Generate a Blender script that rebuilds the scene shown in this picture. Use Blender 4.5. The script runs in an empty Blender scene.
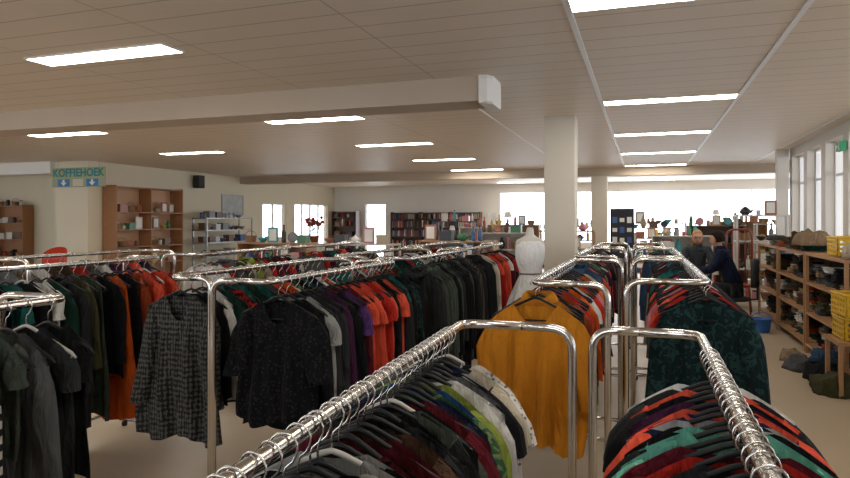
import bpy, bmesh, math, random
from math import sin, cos, pi, radians, sqrt
from mathutils import Vector, Matrix, noise
C = bpy.context.scene.collection
RAIL_LO, RAIL_HI, HC = 1.24, 1.32, 3.0

# ------------------------------------------------------------------ materials
MATS = {}
def newmat(name):
    m = bpy.data.materials.new(name); m.use_nodes = True
    return m, m.node_tree.nodes, m.node_tree.links, m.node_tree.nodes['Principled BSDF']
def plain(name, col, rough=.6, metal=0, bump=0, bscale=40, var=0, spec=.5):
    if name in MATS: return MATS[name]
    m, N, L, b = newmat(name)
    b.inputs['Base Color'].default_value = (*col, 1); b.inputs['Roughness'].default_value = rough
    b.inputs['Metallic'].default_value = metal; b.inputs['Specular IOR Level'].default_value = spec
    if bump or var:
        tc = N.new('ShaderNodeTexCoord'); nz = N.new('ShaderNodeTexNoise'); nz.inputs['Scale'].default_value = bscale
        nz.inputs['Detail'].default_value = 4; L.new(tc.outputs['Object'], nz.inputs['Vector'])
        if bump:
            bp = N.new('ShaderNodeBump'); bp.inputs['Strength'].default_value = bump; bp.inputs['Distance'].default_value = .02
            L.new(nz.outputs['Fac'], bp.inputs['Height']); L.new(bp.outputs['Normal'], b.inputs['Normal'])
        if var:
            r = N.new('ShaderNodeMixRGB'); r.inputs[1].default_value = (*[c*(1-var) for c in col], 1); r.inputs[2].default_value = (*[min(1, c*(1+var)) for c in col], 1)
            L.new(nz.outputs['Fac'], r.inputs[0]); L.new(r.outputs[0], b.inputs['Base Color'])
    MATS[name] = m; return m
def emis(name, col, s):
    m, N, L, b = newmat(name)
    b.inputs['Base Color'].default_value = (*col, 1)
    b.inputs['Emission Color'].default_value = (*col, 1); b.inputs['Emission Strength'].default_value = s
    MATS[name] = m; return m
def mth(N, L, op, a, b=None):
    n = N.new('ShaderNodeMath'); n.operation = op
    for i, x in enumerate((a, b)):
        if x is None: continue
        if isinstance(x, (int, float)): n.inputs[i].default_value = x
        else: L.new(x, n.inputs[i])
    return n.outputs[0]
def fabric(name, c1, c2=None, pat=None, sc=1.0):
    m, N, L, b = newmat('fabric ' + name)
    b.inputs['Roughness'].default_value = .9; b.inputs['Specular IOR Level'].default_value = .15
    tc = N.new('ShaderNodeTexCoord'); sp = N.new('ShaderNodeSeparateXYZ'); L.new(tc.outputs['Object'], sp.inputs[0])
    nz = N.new('ShaderNodeTexNoise'); nz.inputs['Scale'].default_value = 10; nz.inputs['Detail'].default_value = 5; nz.inputs['Distortion'].default_value = .6
    mp = N.new('ShaderNodeMapping'); mp.inputs['Scale'].default_value = (2.4, 2.4, .6); L.new(tc.outputs['Object'], mp.inputs[0]); L.new(mp.outputs[0], nz.inputs['Vector'])
    bp = N.new('ShaderNodeBump'); bp.inputs['Strength'].default_value = 1.0; bp.inputs['Distance'].default_value = .045
    L.new(nz.outputs['Fac'], bp.inputs['Height']); L.new(bp.outputs['Normal'], b.inputs['Normal'])
    mx = N.new('ShaderNodeMixRGB'); mx.inputs[1].default_value = (*c1, 1); mx.inputs[2].default_value = (*(c2 or [c*.7 for c in c1]), 1)
    if pat == 'stripe': f = mth(N, L, 'GREATER_THAN', mth(N, L, 'SINE', mth(N, L, 'MULTIPLY', sp.outputs[2], 160*sc)), .1)
    elif pat == 'vstripe': f = mth(N, L, 'GREATER_THAN', mth(N, L, 'SINE', mth(N, L, 'MULTIPLY', sp.outputs[0], 220*sc)), .1)
    elif pat == 'diamond':
        a = mth(N, L, 'SINE', mth(N, L, 'MULTIPLY', mth(N, L, 'ADD', sp.outputs[0], mth(N, L, 'MULTIPLY', sp.outputs[2], .6)), 55*sc))
        c = mth(N, L, 'SINE', mth(N, L, 'MULTIPLY', mth(N, L, 'SUBTRACT', sp.outputs[0], mth(N, L, 'MULTIPLY', sp.outputs[2], .6)), 55*sc))
        n2 = N.new('ShaderNodeTexNoise'); n2.inputs['Scale'].default_value = 70; n2.inputs['Detail'].default_value = 4; L.new(tc.outputs['Object'], n2.inputs['Vector'])
        f = mth(N, L, 'GREATER_THAN', mth(N, L, 'ADD', mth(N, L, 'MULTIPLY', mth(N, L, 'MULTIPLY', a, c), .4), mth(N, L, 'MULTIPLY', n2.outputs['Fac'], 1.6)), .85)
    elif pat == 'floral':
        v = N.new('ShaderNodeTexNoise'); v.inputs['Scale'].default_value = 22*sc; v.inputs['Detail'].default_value = 3; v.inputs['Distortion'].default_value = 1.5
        L.new(tc.outputs['Object'], v.inputs['Vector']); f = mth(N, L, 'GREATER_THAN', v.outputs['Fac'], .54)
    elif pat == 'dots':
        v = N.new('ShaderNodeTexVoronoi'); v.inputs['Scale'].default_value = 45*sc; L.new(tc.outputs['Object'], v.inputs['Vector'])
        f = mth(N, L, 'LESS_THAN', v.outputs['Distance'], .33)
    else: f = nz.outputs['Fac']
    L.new(f, mx.inputs[0]); L.new(mx.outputs[0], b.inputs['Base Color'])
    MATS['f:' + name] = m; return m
PAL = {'black': (.008, .008, .009), 'charcoal': (.024, .025, .027), 'navy': (.011, .016, .042), 'grey': (.095, .095, .095), 'pale grey': (.3, .3, .29),
 'white': (.70, .68, .64), 'cream': (.54, .47, .35), 'brown': (.07, .036, .02), 'maroon': (.11, .01, .018), 'plum': (.055, .014, .042), 'red': (.46, .022, .014),
 'coral': (.72, .09, .045), 'orange': (.62, .10, .012), 'mustard': (.54, .20, .014), 'olive': (.065, .062, .028), 'dark green': (.01, .042, .028), 'teal': (.014, .12, .105),
 'mint': (.14, .42, .32), 'blue': (.02, .07, .25), 'denim blue': (.04, .075, .14), 'pink': (.55, .2, .22), 'lime': (.25, .31, .05), 'purple': (.08, .03, .13), 'beige': (.3, .21, .13),
 'grey-green': (.06, .073, .058), 'rust': (.30, .05, .014)}
for k, v in PAL.items(): fabric(k, v)
fabric('black and white striped', (.5, .48, .44), (.012, .012, .014), 'stripe')
fabric('navy striped', (.012, .016, .05), (.35, .35, .35), 'stripe', .6)
fabric('dark teal floral', (.005, .014, .016), (.016, .045, .042), 'floral', 1.1)
fabric('black and grey diamond-patterned', (.02, .02, .02), (.085, .08, .072), 'diamond', 4)
fabric('white lace', (.65, .62, .56), (.2, .18, .16), 'dots', 1.6)
fabric('black lace', (.004, .004, .005), (.02, .018, .018), 'dots', 1.4)
fabric('green printed', (.02, .07, .035), (.12, .16, .06), 'floral')
fabric('red checked', (.35, .02, .015), (.04, .01, .01), 'diamond', 3)
fabric('spotted black', (.012, .012, .012), (.55, .53, .5), 'dots')
fabric('blue printed', (.015, .03, .09), (.10, .14, .2), 'floral', 1.3)
fabric('brown pinstriped', (.045, .03, .02), (.1, .08, .065), 'vstripe')
chrome = plain('chrome', (.62, .59, .55), .18, 1)
wire = plain('steel wire', (.6, .58, .55), .25, 1)
plastic = plain('black plastic', (.008, .008, .009), .5, spec=.25)
hang_wood = plain('pale hanger plastic', (.4, .38, .34), .5)
rubber = plain('rubber', (.02, .02, .02), .8)
cream_wall = plain('cream paint', (.74, .66, .50), .8, var=.03, bscale=1.5)
white_paint = plain('white paint', (.76, .73, .68), .6, var=.03, bscale=2)
pier_paint = plain('pier paint', (.60, .56, .50), .6, var=.03, bscale=2)
col_paint = plain('column paint', (.62, .56, .46), .7, var=.05, bscale=2)
beam_paint = plain('beam paint', (.47, .38, .29), .7, var=.05, bscale=2)
frame_white = plain('window frame white', (.85, .85, .85), .4)
speaker_black = plain('speaker black', (.015, .015, .015), .5)
metal_grey = plain('grey metal', (.35, .34, .33), .35, .8)
skinm = plain('skin', (.5, .26, .18), .5)
lips = plain('lips', (.4, .12, .1), .5); eyem = plain('eyes', (.03, .02, .02), .2)
paper = plain('paper', (.8, .78, .72), .8)

def wood(name, c, sc=6):
    m, N, L, b = newmat(name); b.inputs['Roughness'].default_value = .45
    tc = N.new('ShaderNodeTexCoord'); mp = N.new('ShaderNodeMapping'); mp.inputs['Scale'].default_value = (1, 1, 12)
    w = N.new('ShaderNodeTexNoise'); w.inputs['Scale'].default_value = sc; w.inputs['Distortion'].default_value = .6; w.inputs['Detail'].default_value = 5
    L.new(tc.outputs['Object'], mp.inputs[0]); L.new(mp.outputs[0], w.inputs['Vector'])
    r = N.new('ShaderNodeMixRGB'); r.inputs[1].default_value = (*[x*.7 for x in c], 1); r.inputs[2].default_value = (*[x*1.2 for x in c], 1)
    L.new(w.outputs['Fac'], r.inputs[0]); L.new(r.outputs[0], b.inputs['Base Color']); MATS[name] = m; return m
brown_wood = wood('brown wood', (.36, .165, .07)); pale_wood = wood('pale wood', (.38, .20, .09)); dark_wood = wood('dark wood', (.11, .05, .03)); red_wood = wood('red wood', (.25, .04, .02))

def ceiling_mat():
    m, N, L, b = newmat('panelled ceiling'); b.inputs['Roughness'].default_value = .5
    tc = N.new('ShaderNodeTexCoord'); sp = N.new('ShaderNodeSeparateXYZ'); L.new(tc.outputs['Object'], sp.inputs[0])
    fr = mth(N, L, 'FRACT', mth(N, L, 'MULTIPLY', sp.outputs[1], 1/.3)); f = mth(N, L, 'LESS_THAN', fr, .045)
    fx = mth(N, L, 'FRACT', mth(N, L, 'MULTIPLY', mth(N, L, 'ADD', sp.outputs[0], 103.25+.475), 1/1.475)); f2 = mth(N, L, 'LESS_THAN', fx, .007)
    f = mth(N, L, 'MAXIMUM', f, f2)
    nz = N.new('ShaderNodeTexNoise'); nz.inputs['Scale'].default_value = 1.2; L.new(tc.outputs['Object'], nz.inputs['Vector'])
    a = N.new('ShaderNodeMixRGB'); a.inputs[1].default_value = (.71, .61, .50, 1); a.inputs[2].default_value = (.77, .67, .56, 1); L.new(nz.outputs['Fac'], a.inputs[0])
    x = N.new('ShaderNodeMixRGB'); L.new(a.outputs[0], x.inputs[1]); x.inputs[2].default_value = (.44, .37, .30, 1); L.new(f, x.inputs[0])
    L.new(x.outputs[0], b.inputs['Base Color']); return m
def floor_mat():
    m, N, L, b = newmat('beige vinyl floor')
    tc = N.new('ShaderNodeTexCoord'); nz = N.new('ShaderNodeTexNoise'); nz.inputs['Scale'].default_value = 2; nz.inputs['Detail'].default_value = 6
    L.new(tc.outputs['Object'], nz.inputs['Vector']); n2 = N.new('ShaderNodeTexNoise'); n2.inputs['Scale'].default_value = 90; L.new(tc.outputs['Object'], n2.inputs['Vector'])
    a = N.new('ShaderNodeMixRGB'); a.inputs[1].default_value = (.40, .31, .21, 1); a.inputs[2].default_value = (.52, .42, .30, 1)
    L.new(mth(N, L, 'ADD', mth(N, L, 'MULTIPLY', nz.outputs['Fac'], .7), mth(N, L, 'MULTIPLY', n2.outputs['Fac'], .3)), a.inputs[0]); L.new(a.outputs[0], b.inputs['Base Color'])
    b.inputs['Roughness'].default_value = .32; return m
def glass_mat():
    m = bpy.data.materials.new('window glass'); m.use_nodes = True; N = m.node_tree.nodes; L = m.node_tree.links; N.clear()
    o = N.new('ShaderNodeOutputMaterial'); t = N.new('ShaderNodeBsdfTransparent'); g = N.new('ShaderNodeBsdfGlossy'); g.inputs['Roughness'].default_value = .05
    x = N.new('ShaderNodeMixShader'); x.inputs[0].default_value = .06; L.new(t.outputs[0], x.inputs[1]); L.new(g.outputs[0], x.inputs[2]); L.new(x.outputs[0], o.inputs[0]); return m
glass = glass_mat()

# ------------------------------------------------------------------ mesh building
class MB:
    def __init__(s): s.v = []; s.f = []; s.m = []
    def add(s, v, f, mi=0):
        o = len(s.v); s.v += [tuple(p) for p in v]; s.f += [tuple(i+o for i in q) for q in f]; s.m += [mi]*len(f); return s
    def box(s, x, y, z, sx, sy, sz, mi=0, rz=0):
        a, b, c = sx/2, sy/2, sz/2; P = []
        for dx, dy, dz in ((-a,-b,-c),(a,-b,-c),(a,b,-c),(-a,b,-c),(-a,-b,c),(a,-b,c),(a,b,c),(-a,b,c)):
            P.append((x+dx*cos(rz)-dy*sin(rz), y+dx*sin(rz)+dy*cos(rz), z+dz))
        return s.add(P, [(0,3,2,1),(4,5,6,7),(0,1,5,4),(1,2,6,5),(2,3,7,6),(3,0,4,7)], mi)
    def loft(s, rings, mi=0, cap0=True, cap1=True):
        n = len(rings[0]); V = [p for r in rings for p in r]; F = []
        for k in range(len(rings)-1):
            for i in range(n):
                j = (i+1) % n; F.append((k*n+i, k*n+j, (k+1)*n+j, (k+1)*n+i))
        if cap0: F.append(tuple(reversed(range(n))))
        if cap1: F.append(tuple((len(rings)-1)*n+i for i in range(n)))
        return s.add(V, F, mi)
    def tube(s, pts, r, n=8, mi=0, caps=True):
        pts = [Vector(p) for p in pts]; rs = r if isinstance(r, (list, tuple)) else [r]*len(pts)
        rings = []; up = None
        for i, p in enumerate(pts):
            d = (pts[min(i+1, len(pts)-1)]-pts[max(i-1, 0)]).normalized()
            if up is None:
                a = Vector((0,0,1)) if abs(d.z) < .9 else Vector((1,0,0)); up = (a-d*a.dot(d)).normalized()
            else: up = (up-d*up.dot(d)).normalized()
            q = d.cross(up)
            rings.append([p+(up*cos(2*pi*k/n)+q*sin(2*pi*k/n))*rs[i] for k in range(n)])
        return s.loft(rings, mi, caps, caps)
    def lathe(s, prof, x=0, y=0, z=0, n=16, mi=0, ex=1, ey=1, cap0=True, cap1=False):
        return s.loft([[(x+r*ex*cos(2*pi*k/n), y+r*ey*sin(2*pi*k/n), z+h) for k in range(n)] for r, h in prof], mi, cap0, cap1)
    def ball(s, x, y, z, rx, ry=None, rz=None, n=12, mi=0):
        ry = ry or rx; rz = rz or rx
        return s.loft([[(x+rx*sin(t)*cos(2*pi*k/n), y+ry*sin(t)*sin(2*pi*k/n), z-rz*cos(t)) for k in range(n)] for t in [pi*(j+.15)/(8.3) for j in range(9)]], mi)
    def mesh(s, name, mats=(), smooth=False, weld=False):
        me = bpy.data.meshes.new(name); me.from_pydata(s.v, [], s.f)
        for m in mats: me.materials.append(m)
        for i, p in enumerate(me.polygons):
            p.material_index = s.m[i]; p.use_smooth = smooth
        if weld:
            b = bmesh.new(); b.from_mesh(me); bmesh.ops.remove_doubles(b, verts=b.verts, dist=.0006); b.to_mesh(me); b.free()
        me.update(); return me
    def build(s, name, mat, parent=None, smooth=False, weld=False):
        me = s.mesh(name, mat if isinstance(mat, (list, tuple)) else (mat,), smooth, weld)
        o = bpy.data.objects.new(name, me); C.objects.link(o); o.parent = parent; return o
def fillet(pts, r, n=6):
    P = [Vector(p) for p in pts]; out = [P[0]]
    for i in range(1, len(P)-1):
        a = (P[i-1]-P[i]); b = (P[i+1]-P[i]); ra = min(r, a.length*.49, b.length*.49)
        A = P[i]+a.normalized()*ra; B = P[i]+b.normalized()*ra
        for k in range(n+1):
            t = k/n; out.append(A*(1-t)**2+P[i]*2*t*(1-t)+B*t*t)
    out.append(P[-1]); return out
def tag(o, label=None, cat=None, group=None, kind=None):
    if label: o['label'] = label
    if cat: o['category'] = cat
    if group: o['group'] = group
    if kind: o['kind'] = kind
    return o
def empty(name, loc, rz=0, label=None, cat=None, group=None):
    o = bpy.data.objects.new(name, None); o.empty_display_size = .1; C.objects.link(o); o.location = loc; o.rotation_euler = (0, 0, rz)
    return tag(o, label, cat, group)
def inst(name, me, mat, parent=None):
    o = bpy.data.objects.new(name, me); C.objects.link(o); o.parent = parent
    if mat is not None:
        o.material_slots[0].link = 'OBJECT'; o.material_slots[0].material = mat
    return o
UN = ['', 'first', 'second', 'third', 'fourth', 'fifth', 'sixth', 'seventh', 'eighth', 'ninth', 'tenth', 'eleventh', 'twelfth', 'thirteenth', 'fourteenth', 'fifteenth', 'sixteenth', 'seventeenth', 'eighteenth', 'nineteenth', 'twentieth']
def ordn(i): return UN[i] if i <= 20 else 'twenty-'+UN[i-20] if i < 30 else 'thirtieth'
def struct(name, mb, mat, smooth=False):
    return tag(mb.build(name, mat, None, smooth), kind='structure')

# ------------------------------------------------------------------ setting
XR, XL, YF = 2.7, -12.2, 24.0
struct('floor', MB().box(-6.5, 10, -.05, 29, 30, .1), floor_mat())
struct('ceiling', MB().box(-6.5, 10, HC+.05, 29, 30, .1), ceiling_mat())
def wall(name, axis, c, lo, hi, ops, mat, th=.2, z1=HC):
    mb = MB()
    def bx(a, b, za, zb):
        if b-a < .005 or zb-za < .005: return
        if axis == 'x': mb.box(c, (a+b)/2, (za+zb)/2, th, b-a, zb-za)      # wall plane at x=c, runs along y
        else: mb.box((a+b)/2, c, (za+zb)/2, b-a, th, zb-za)
    p = lo
    for a, b, za, zb in sorted(ops):
        bx(p, a, 0, z1); bx(a, b, 0, za); bx(a, b, zb, z1); p = b
    bx(p, hi, 0, z1); return struct(name, mb, mat)
def window(n, axis, c, a, b, za, zb, bars=0, hbar=False, name='window', w=.035):
    fr = MB()
    def bx(m, p, q, r, s, t):
        if axis == 'x': m.box(c, (p+q)/2, (r+s)/2, t, q-p, s-r)
        else: m.box((p+q)/2, c, (r+s)/2, q-p, t, s-r)
    bx(fr, a, a+w, za, zb, .08); bx(fr, b-w, b, za, zb, .08); bx(fr, a+w, b-w, za, za+w, .08); bx(fr, a+w, b-w, zb-w, zb, .08)
    for i in range(bars):
        x = a+(b-a)*(i+1)/(bars+1); bx(fr, x-.02, x+.02, za+w, zb-w, .07)
    if hbar: bx(fr, a+w, b-w, za+(zb-za)*.7-.02, za+(zb-za)*.7+.02, .06)
    f = struct('%s_%d' % (name, n), fr, frame_white)
    g = MB(); bx(g, a+w, b-w, za+w, zb-w, .01); g.build('pane', glass, f); return f
# right wall with piers
ops = [(14.1-1.2*(k+1)+.13, 14.1-1.2*k-.13, 1.1, 2.84) for k in range(11)]
wall('wall_right', 'x', XR+.11, -4, 14.2, ops, pier_paint, th=.22)
nw = 1
for o in ops: window(nw, 'x', XR+.17, *o, hbar=True); nw += 1
wall('wall_right_return', 'y', 14.3, XR+.3, 6.2, [], white_paint)
ro = [(14.8+1.8*k, 14.8+1.8*k+1.7, .9, 2.64) for k in range(5)]
wall('wall_right_far', 'x', 6.1, 14.4, YF, ro, white_paint)
for o in ro: window(nw, 'x', 6.1, *o); nw += 1
fo = [(-5.2+2.16*k, -5.2+2.16*k+2.155, .8, 2.68) for k in range(5)] + [(-10.8, -9.9, .05, 2.3)]
wall('wall_back', 'y', YF+.1, XL, 6.2, fo, white_paint)
for o in fo[:5]: window(nw, 'y', YF+.1, *o, bars=0, w=.018); nw += 1
window(1, 'y', YF+.1, *fo[5], name='door')
lo = [(18.7, 20.2, 1.0, 2.2), (20.8, 23.4, .05, 2.25)]
wall('wall_left', 'x', XL-.1, 11.5, YF, lo, cream_wall)
window(nw, 'x', XL-.1, *lo[0], bars=1); window(2, 'x', XL-.1, *lo[1], bars=3, name='door')
wall('wall_corner', 'y', 11.6, -13.2, XL-.2, [], cream_wall)
wall('wall_recess', 'x', -13.1, 11.7, 13.5, [], cream_wall)
wall('wall_coffee', 'y', 13.6, -20.2, -13.0, [], cream_wall)
wall('wall_left_near', 'x', -20.3, -4, 13.5, [(-2, 1, 1, 2.6), (2, 5, 1, 2.6), (6, 9, 1, 2.6)], cream_wall)
wall('wall_near', 'y', -4.1, -20.2, XR, [(-18+3.2*k, -15.6+3.2*k, 1.0, 2.7) for k in range(6)], cream_wall)
struct('trim_1', MB().box(-16.6, 11.5, 2.86, 6.8, .25, .28), white_paint)
struct('beam_near', MB().box(-10.8, 6.22, HC-.12, 18.6, .45, .24), beam_paint)
struct('beam_far', MB().box((XL+6)/2, 17.6, HC-.11, 6-XL, .4, .22), beam_paint)
struct('column_near', MB().box(-1.07, 8.85, HC/2, .4, .4, HC), col_paint)
struct('column_far', MB().box(-1.12, 17.6, (HC-.22)/2, .4, .38, HC-.22), col_paint)
struct('column_right', MB().box(2.55, 14.1, HC/2, .2, .22, HC), pier_paint)
t = 2
for x, w, ya in ((-.475, .04, -4), (1.0, .04, -4), (-1.95, .02, 6.6), (2.475, .03, -4)):
    struct('trim_%d' % t, MB().box(x, (ya+24)/2, HC-.004, w, 24-ya, .008), frame_white); t += 1
struct('baseboard_right', MB().box(XR-.01, 5, .05, .02, 18, .1), dark_wood)
# end cap of near beam: flat-sided, chamfered toward the free end
def cap_ring(z, g): return [(-.05, -.16+g*0, z), (.03, -.15+g, z), (.07, -.08+g, z), (.07, .3-g, z), (.03, .36-g, z), (-.05, .37, z)]
tag(MB().loft([cap_ring(-.27, .03), cap_ring(-.25, 0), cap_ring(-.03, 0), cap_ring(0, .03)]).build('beam_end_cap', white_paint), 'white chamfered cap on the free end of the ceiling beam', 'end cap').location = (-1.45, 6.12, HC)

# ceiling lights
diff = emis('light diffuser', (1, .95, .86), 22)
for ci, (x0, cn) in enumerate(((-.475, 'right'), (-5.05, 'middle'), (-9.5, 'left'))):
    for ri, y in enumerate((1.1, 4.22, 7.86, 10.85, 13.9, 16.95, 20.0, 22.8)):
        if cn == 'left' and y > 12: continue
        e = empty('ceiling_light', (x0+.7375, y, HC), 0, 'recessed ceiling light panel, %s from the camera in the %s column' % (ordn(ri+1), cn), 'ceiling light', 'recessed ceiling light panels')
        f = MB(); w, d = 1.44, .27
        f.box(0, -d/2, -.006, w, .02, .012).box(0, d/2, -.006, w, .02, .012).box(-w/2, 0, -.006, .02, d, .012).box(w/2, 0, -.006, .02, d, .012)
        f.build('frame', white_paint, e)
        MB().box(0, 0, -.007, w-.02, d-.02, .008).build('diffuser', diff, e)

# ------------------------------------------------------------------ hangers
def hook_pts():
    P = [(.024*cos(radians(a)), 0, -.006+.024*sin(radians(a))) for a in range(-30, 211, 20)]
    P = [(-x, y, z) for x, y, z in P]
    P += [(.016, 0, -.028), (.004, 0, -.038), (0, 0, -.05), (0, 0, -.078)]
    return P
HOOK = MB().tube(hook_pts(), .0022, 6).mesh('hook', (wire,), True)
def arm_pts():
    R = [(.205, 0, -.172), (.185, 0, -.156), (.12, 0, -.126), (.05, 0, -.094), (.02, 0, -.08)]
    return [(-x, y, z) for x, y, z in R]+[(0, 0, -.074)]+list(reversed(R))
HARM = MB().tube(arm_pts(), [.004]+[.0062]*9+[.004], 7).tube([(-.19, 0, -.164), (-.18, 0, -.18), (.18, 0, -.18), (.19, 0, -.164)], .0035, 6).mesh('hanger_body', (None,), True)

# ------------------------------------------------------------------ garments
def gfun(p):
    """surface function of a garment body: (s,t,side) -> point"""
    sw, cw, hw, L, nd, th, ph, nwid, flat, k, amp = (p[x] for x in ('sw','cw','hw','L','nd','th','ph','nw','flat','k','amp'))
    def f(s, t, side):
        if t < .2: w = sw+(cw-sw)*(t/.2)
        else: w = cw+(hw-cw)*((t-.2)/.8)**1.1
        x0 = s*sw; ax = abs(x0); zs = -.092-.37*(nwid-.05)
        if flat: zt = -.158
        elif ax >= nwid: zt = zs+.012-(.165+zs)*(ax-nwid)/(.19-nwid)*(1+.25*(ax-nwid)/(sw-nwid))
        else:
            q = 1-(ax/nwid)**2; zt = zs+.012-(nd if side < 0 else .012)*q
        z = zt+t*(-L+.018*sin(s*5+ph)-(zt))
        d = max(.011, th*(.3+.7*min(1, t*3))); y = side*d*(max(0, 1-s*s))**.5
        e = min(1, t*1.6)
        y += amp*e*(sin(s*k+ph+1.8*t)+.7*sin(s*k*1.9-ph+.8*sin(3*t+ph))+.3*sin(7*t+s*3+ph))
        x = s*w*(1-.05*t*sin(ph+s))+.014*t*sin(ph*3+t*3)+.006*t*sin(9*t+ph)*s
        return (x, y, z)
    return f
def body_mb(p, nx=26, nz=14):
    f = gfun(p); mb = MB()
    for side in (-1, 1):
        V = [f(-1+2*i/nx, j/nz, side) for j in range(nz+1) for i in range(nx+1)]; F = []
        for j in range(nz):
            for i in range(nx):
                a = j*(nx+1)+i; q = (a, a+1, a+nx+2, a+nx+1); F.append(q if side > 0 else tuple(reversed(q)))
        mb.add(V, F)
    return mb
def sleeve_mb(p, sx, SL, wid):
    R = []; K = 10; n = 10
    for k in range(K+1):
        t = k/K; cx = p['sw']-.05+.05*sqrt(t)+p.get('fl', .02)*t; z = -.158-t*SL
        hw = (.012+(wid-.012)*min(1, t*3.2*SL/.3))*(1-.3*t); hy = .012+.02*min(1, t*3)
        yy = .012*sin(p['ph']+t*4+sx)-.012*t
        R.append([(sx*(cx+hw*cos(2*pi*i/n)), yy+hy*sin(2*pi*i/n)*(1+.35*sin(5*t+i)), z+.02*cos(2*pi*i/n)*(1-t)) for i in range(n)])
    if sx < 0: R = [list(reversed(r)) for r in R]
    return MB().loft(R, 0, True, False)
def collar_mb(p, h=.035):
    n = 20; nw_ = p['nw']; R = []; z0 = -.08-.37*(nw_-.05)
    for dz, e in ((-.02, 1.12), (h*.5, 1.0), (h, .9), (h*.4, 1.22), (-.012, 1.35)):
        R.append([(nw_*e*cos(2*pi*i/n), .026*e*sin(2*pi*i/n), z0+dz-(.04 if sin(2*pi*i/n) < 0 else .0)*abs(sin(2*pi*i/n))**2) for i in range(n)])
    return MB().loft(R, 0, False, False)
def placket_mb(p):
    f = gfun(p); V = []; F = []; n = 12
    for j in range(n+1):
        t = .01+.98*j/n
        for s in (-.07, .07):
            x, y, z = f(s, t, -1); V.append((x, y-.004, z))
    for j in range(n): F.append((2*j, 2*j+1, 2*j+3, 2*j+2))
    return MB().add(V, F)
def buttons_mb(p):
    f = gfun(p); mb = MB()
    for j in range(5):
        x, y, z = f(0, .08+.19*j, -1); n = 8
        mb.add([(x+.006*cos(2*pi*i/n), y-.008, z+.006*sin(2*pi*i/n)) for i in range(n)], [tuple(range(n))])
    return mb
def variant(kind, seed):
    r = random.Random(kind+str(seed)); p = dict(sw=.19, cw=.2, hw=.21, L=.66, nd=.07, th=.018, ph=r.uniform(0, 6), nw=.07, flat=False, k=r.uniform(7, 12), amp=.007)
    P = []; v = lambda a: r.uniform(-a, a)
    if kind == 't-shirt': p.update(L=.66+v(.07), nw=.08+v(.015)); sl = (.15, .06)
    elif kind == 'long-sleeved top': p.update(L=.68+v(.06), nw=.07+v(.015)); sl = (.5+v(.04), .05)
    elif kind == 'blouse': p.update(L=.80+v(.04), cw=.2, hw=.25, amp=.014, nd=.12); sl = (.42+v(.08), .055)
    elif kind == 'batwing top': p.update(L=.70, sw=.2, cw=.255, hw=.22, amp=.022, nd=.09, th=.03, k=15, nw=.09); sl = (.36, .05)
    elif kind == 'lacy top': p.update(L=.62, cw=.2, hw=.2, amp=.012, nd=.1); sl = (.26, .075)
    elif kind == 'shirt': p.update(L=.76+v(.04), nd=.04); sl = (.52, .05)
    elif kind == 'jacket': p.update(L=.72+v(.06), th=.03, cw=.21, nd=.16); sl = (.56, .06)
    elif kind == 'sweater': p.update(L=.64+v(.04), th=.028, cw=.21, nw=.08); sl = (.52, .062)
    elif kind == 'dress': p.update(L=1.02+v(.06), cw=.19, hw=.28, sw=.165, amp=.016, nd=.12); sl = None
    elif kind == 'tank top': p.update(L=.66+v(.05), sw=.16, cw=.19, nd=.12, amp=.01, nw=.09); sl = None
    elif kind == 'coat': p.update(sw=.2, cw=.21, hw=.23, L=.95+v(.05), th=.03, nd=.14); sl = (.6, .062)
    else: p.update(flat=True, sw=.17, cw=.175, hw=.19, L=.75+v(.1), th=.016, amp=.004); sl = None      # trousers
    P.append(('torso' if kind != 'trousers' else 'legs', body_mb(p).mesh('torso', (None,), True, True), 0))
    if sl:
        for sx in (-1, 1): P.append(('sleeve', sleeve_mb(p, sx, *sl).mesh('sleeve', (None,), True), 0))
    if kind in ('shirt', 'jacket', 'coat'):
        P.append(('collar', collar_mb(p, .03 if kind == 'shirt' else .02).mesh('collar', (None,), True), 0))
        P.append(('placket', placket_mb(p).mesh('placket', (None,), True), 0)); P.append(('buttons', buttons_mb(p).mesh('buttons', (None,), False), 1))
    return P
VAR = {}
def getvar(kind, s):
    if (kind, s) not in VAR: VAR[(kind, s)] = variant(kind, s)
    return VAR[(kind, s)]
btn = plain('buttons', (.3, .28, .25), .4)
NAMES = {'t-shirt': 't_shirt', 'long-sleeved top': 'long_sleeved_top', 'tank top': 'tank_top', 'lacy top': 'lacy_top', 'batwing top': 'batwing_top'}
def garment(kind, colr, x, y, z, yaw, rng, label, group, sc=1.0, sy=1.0, sx=1.0):
    e = empty(NAMES.get(kind, kind), (x, y, z), yaw, label, 'trousers' if kind == 'trousers' else 'top' if kind in NAMES or kind == 'blouse' else kind, group)
    e.scale = (sc*sx, sy, sc)
    for nm, me, mi in getvar(kind, rng.randrange(4)):
        inst(nm, me, MATS['f:'+colr] if mi == 0 else btn, e)
def hanger(x, y, z, yaw, label, group, mat):
    e = empty('clothes_hanger', (x, y, z), yaw, label, 'hanger', group)
    inst('hook', HOOK, None, e); inst('hanger_body', HARM, mat, e)

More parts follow.
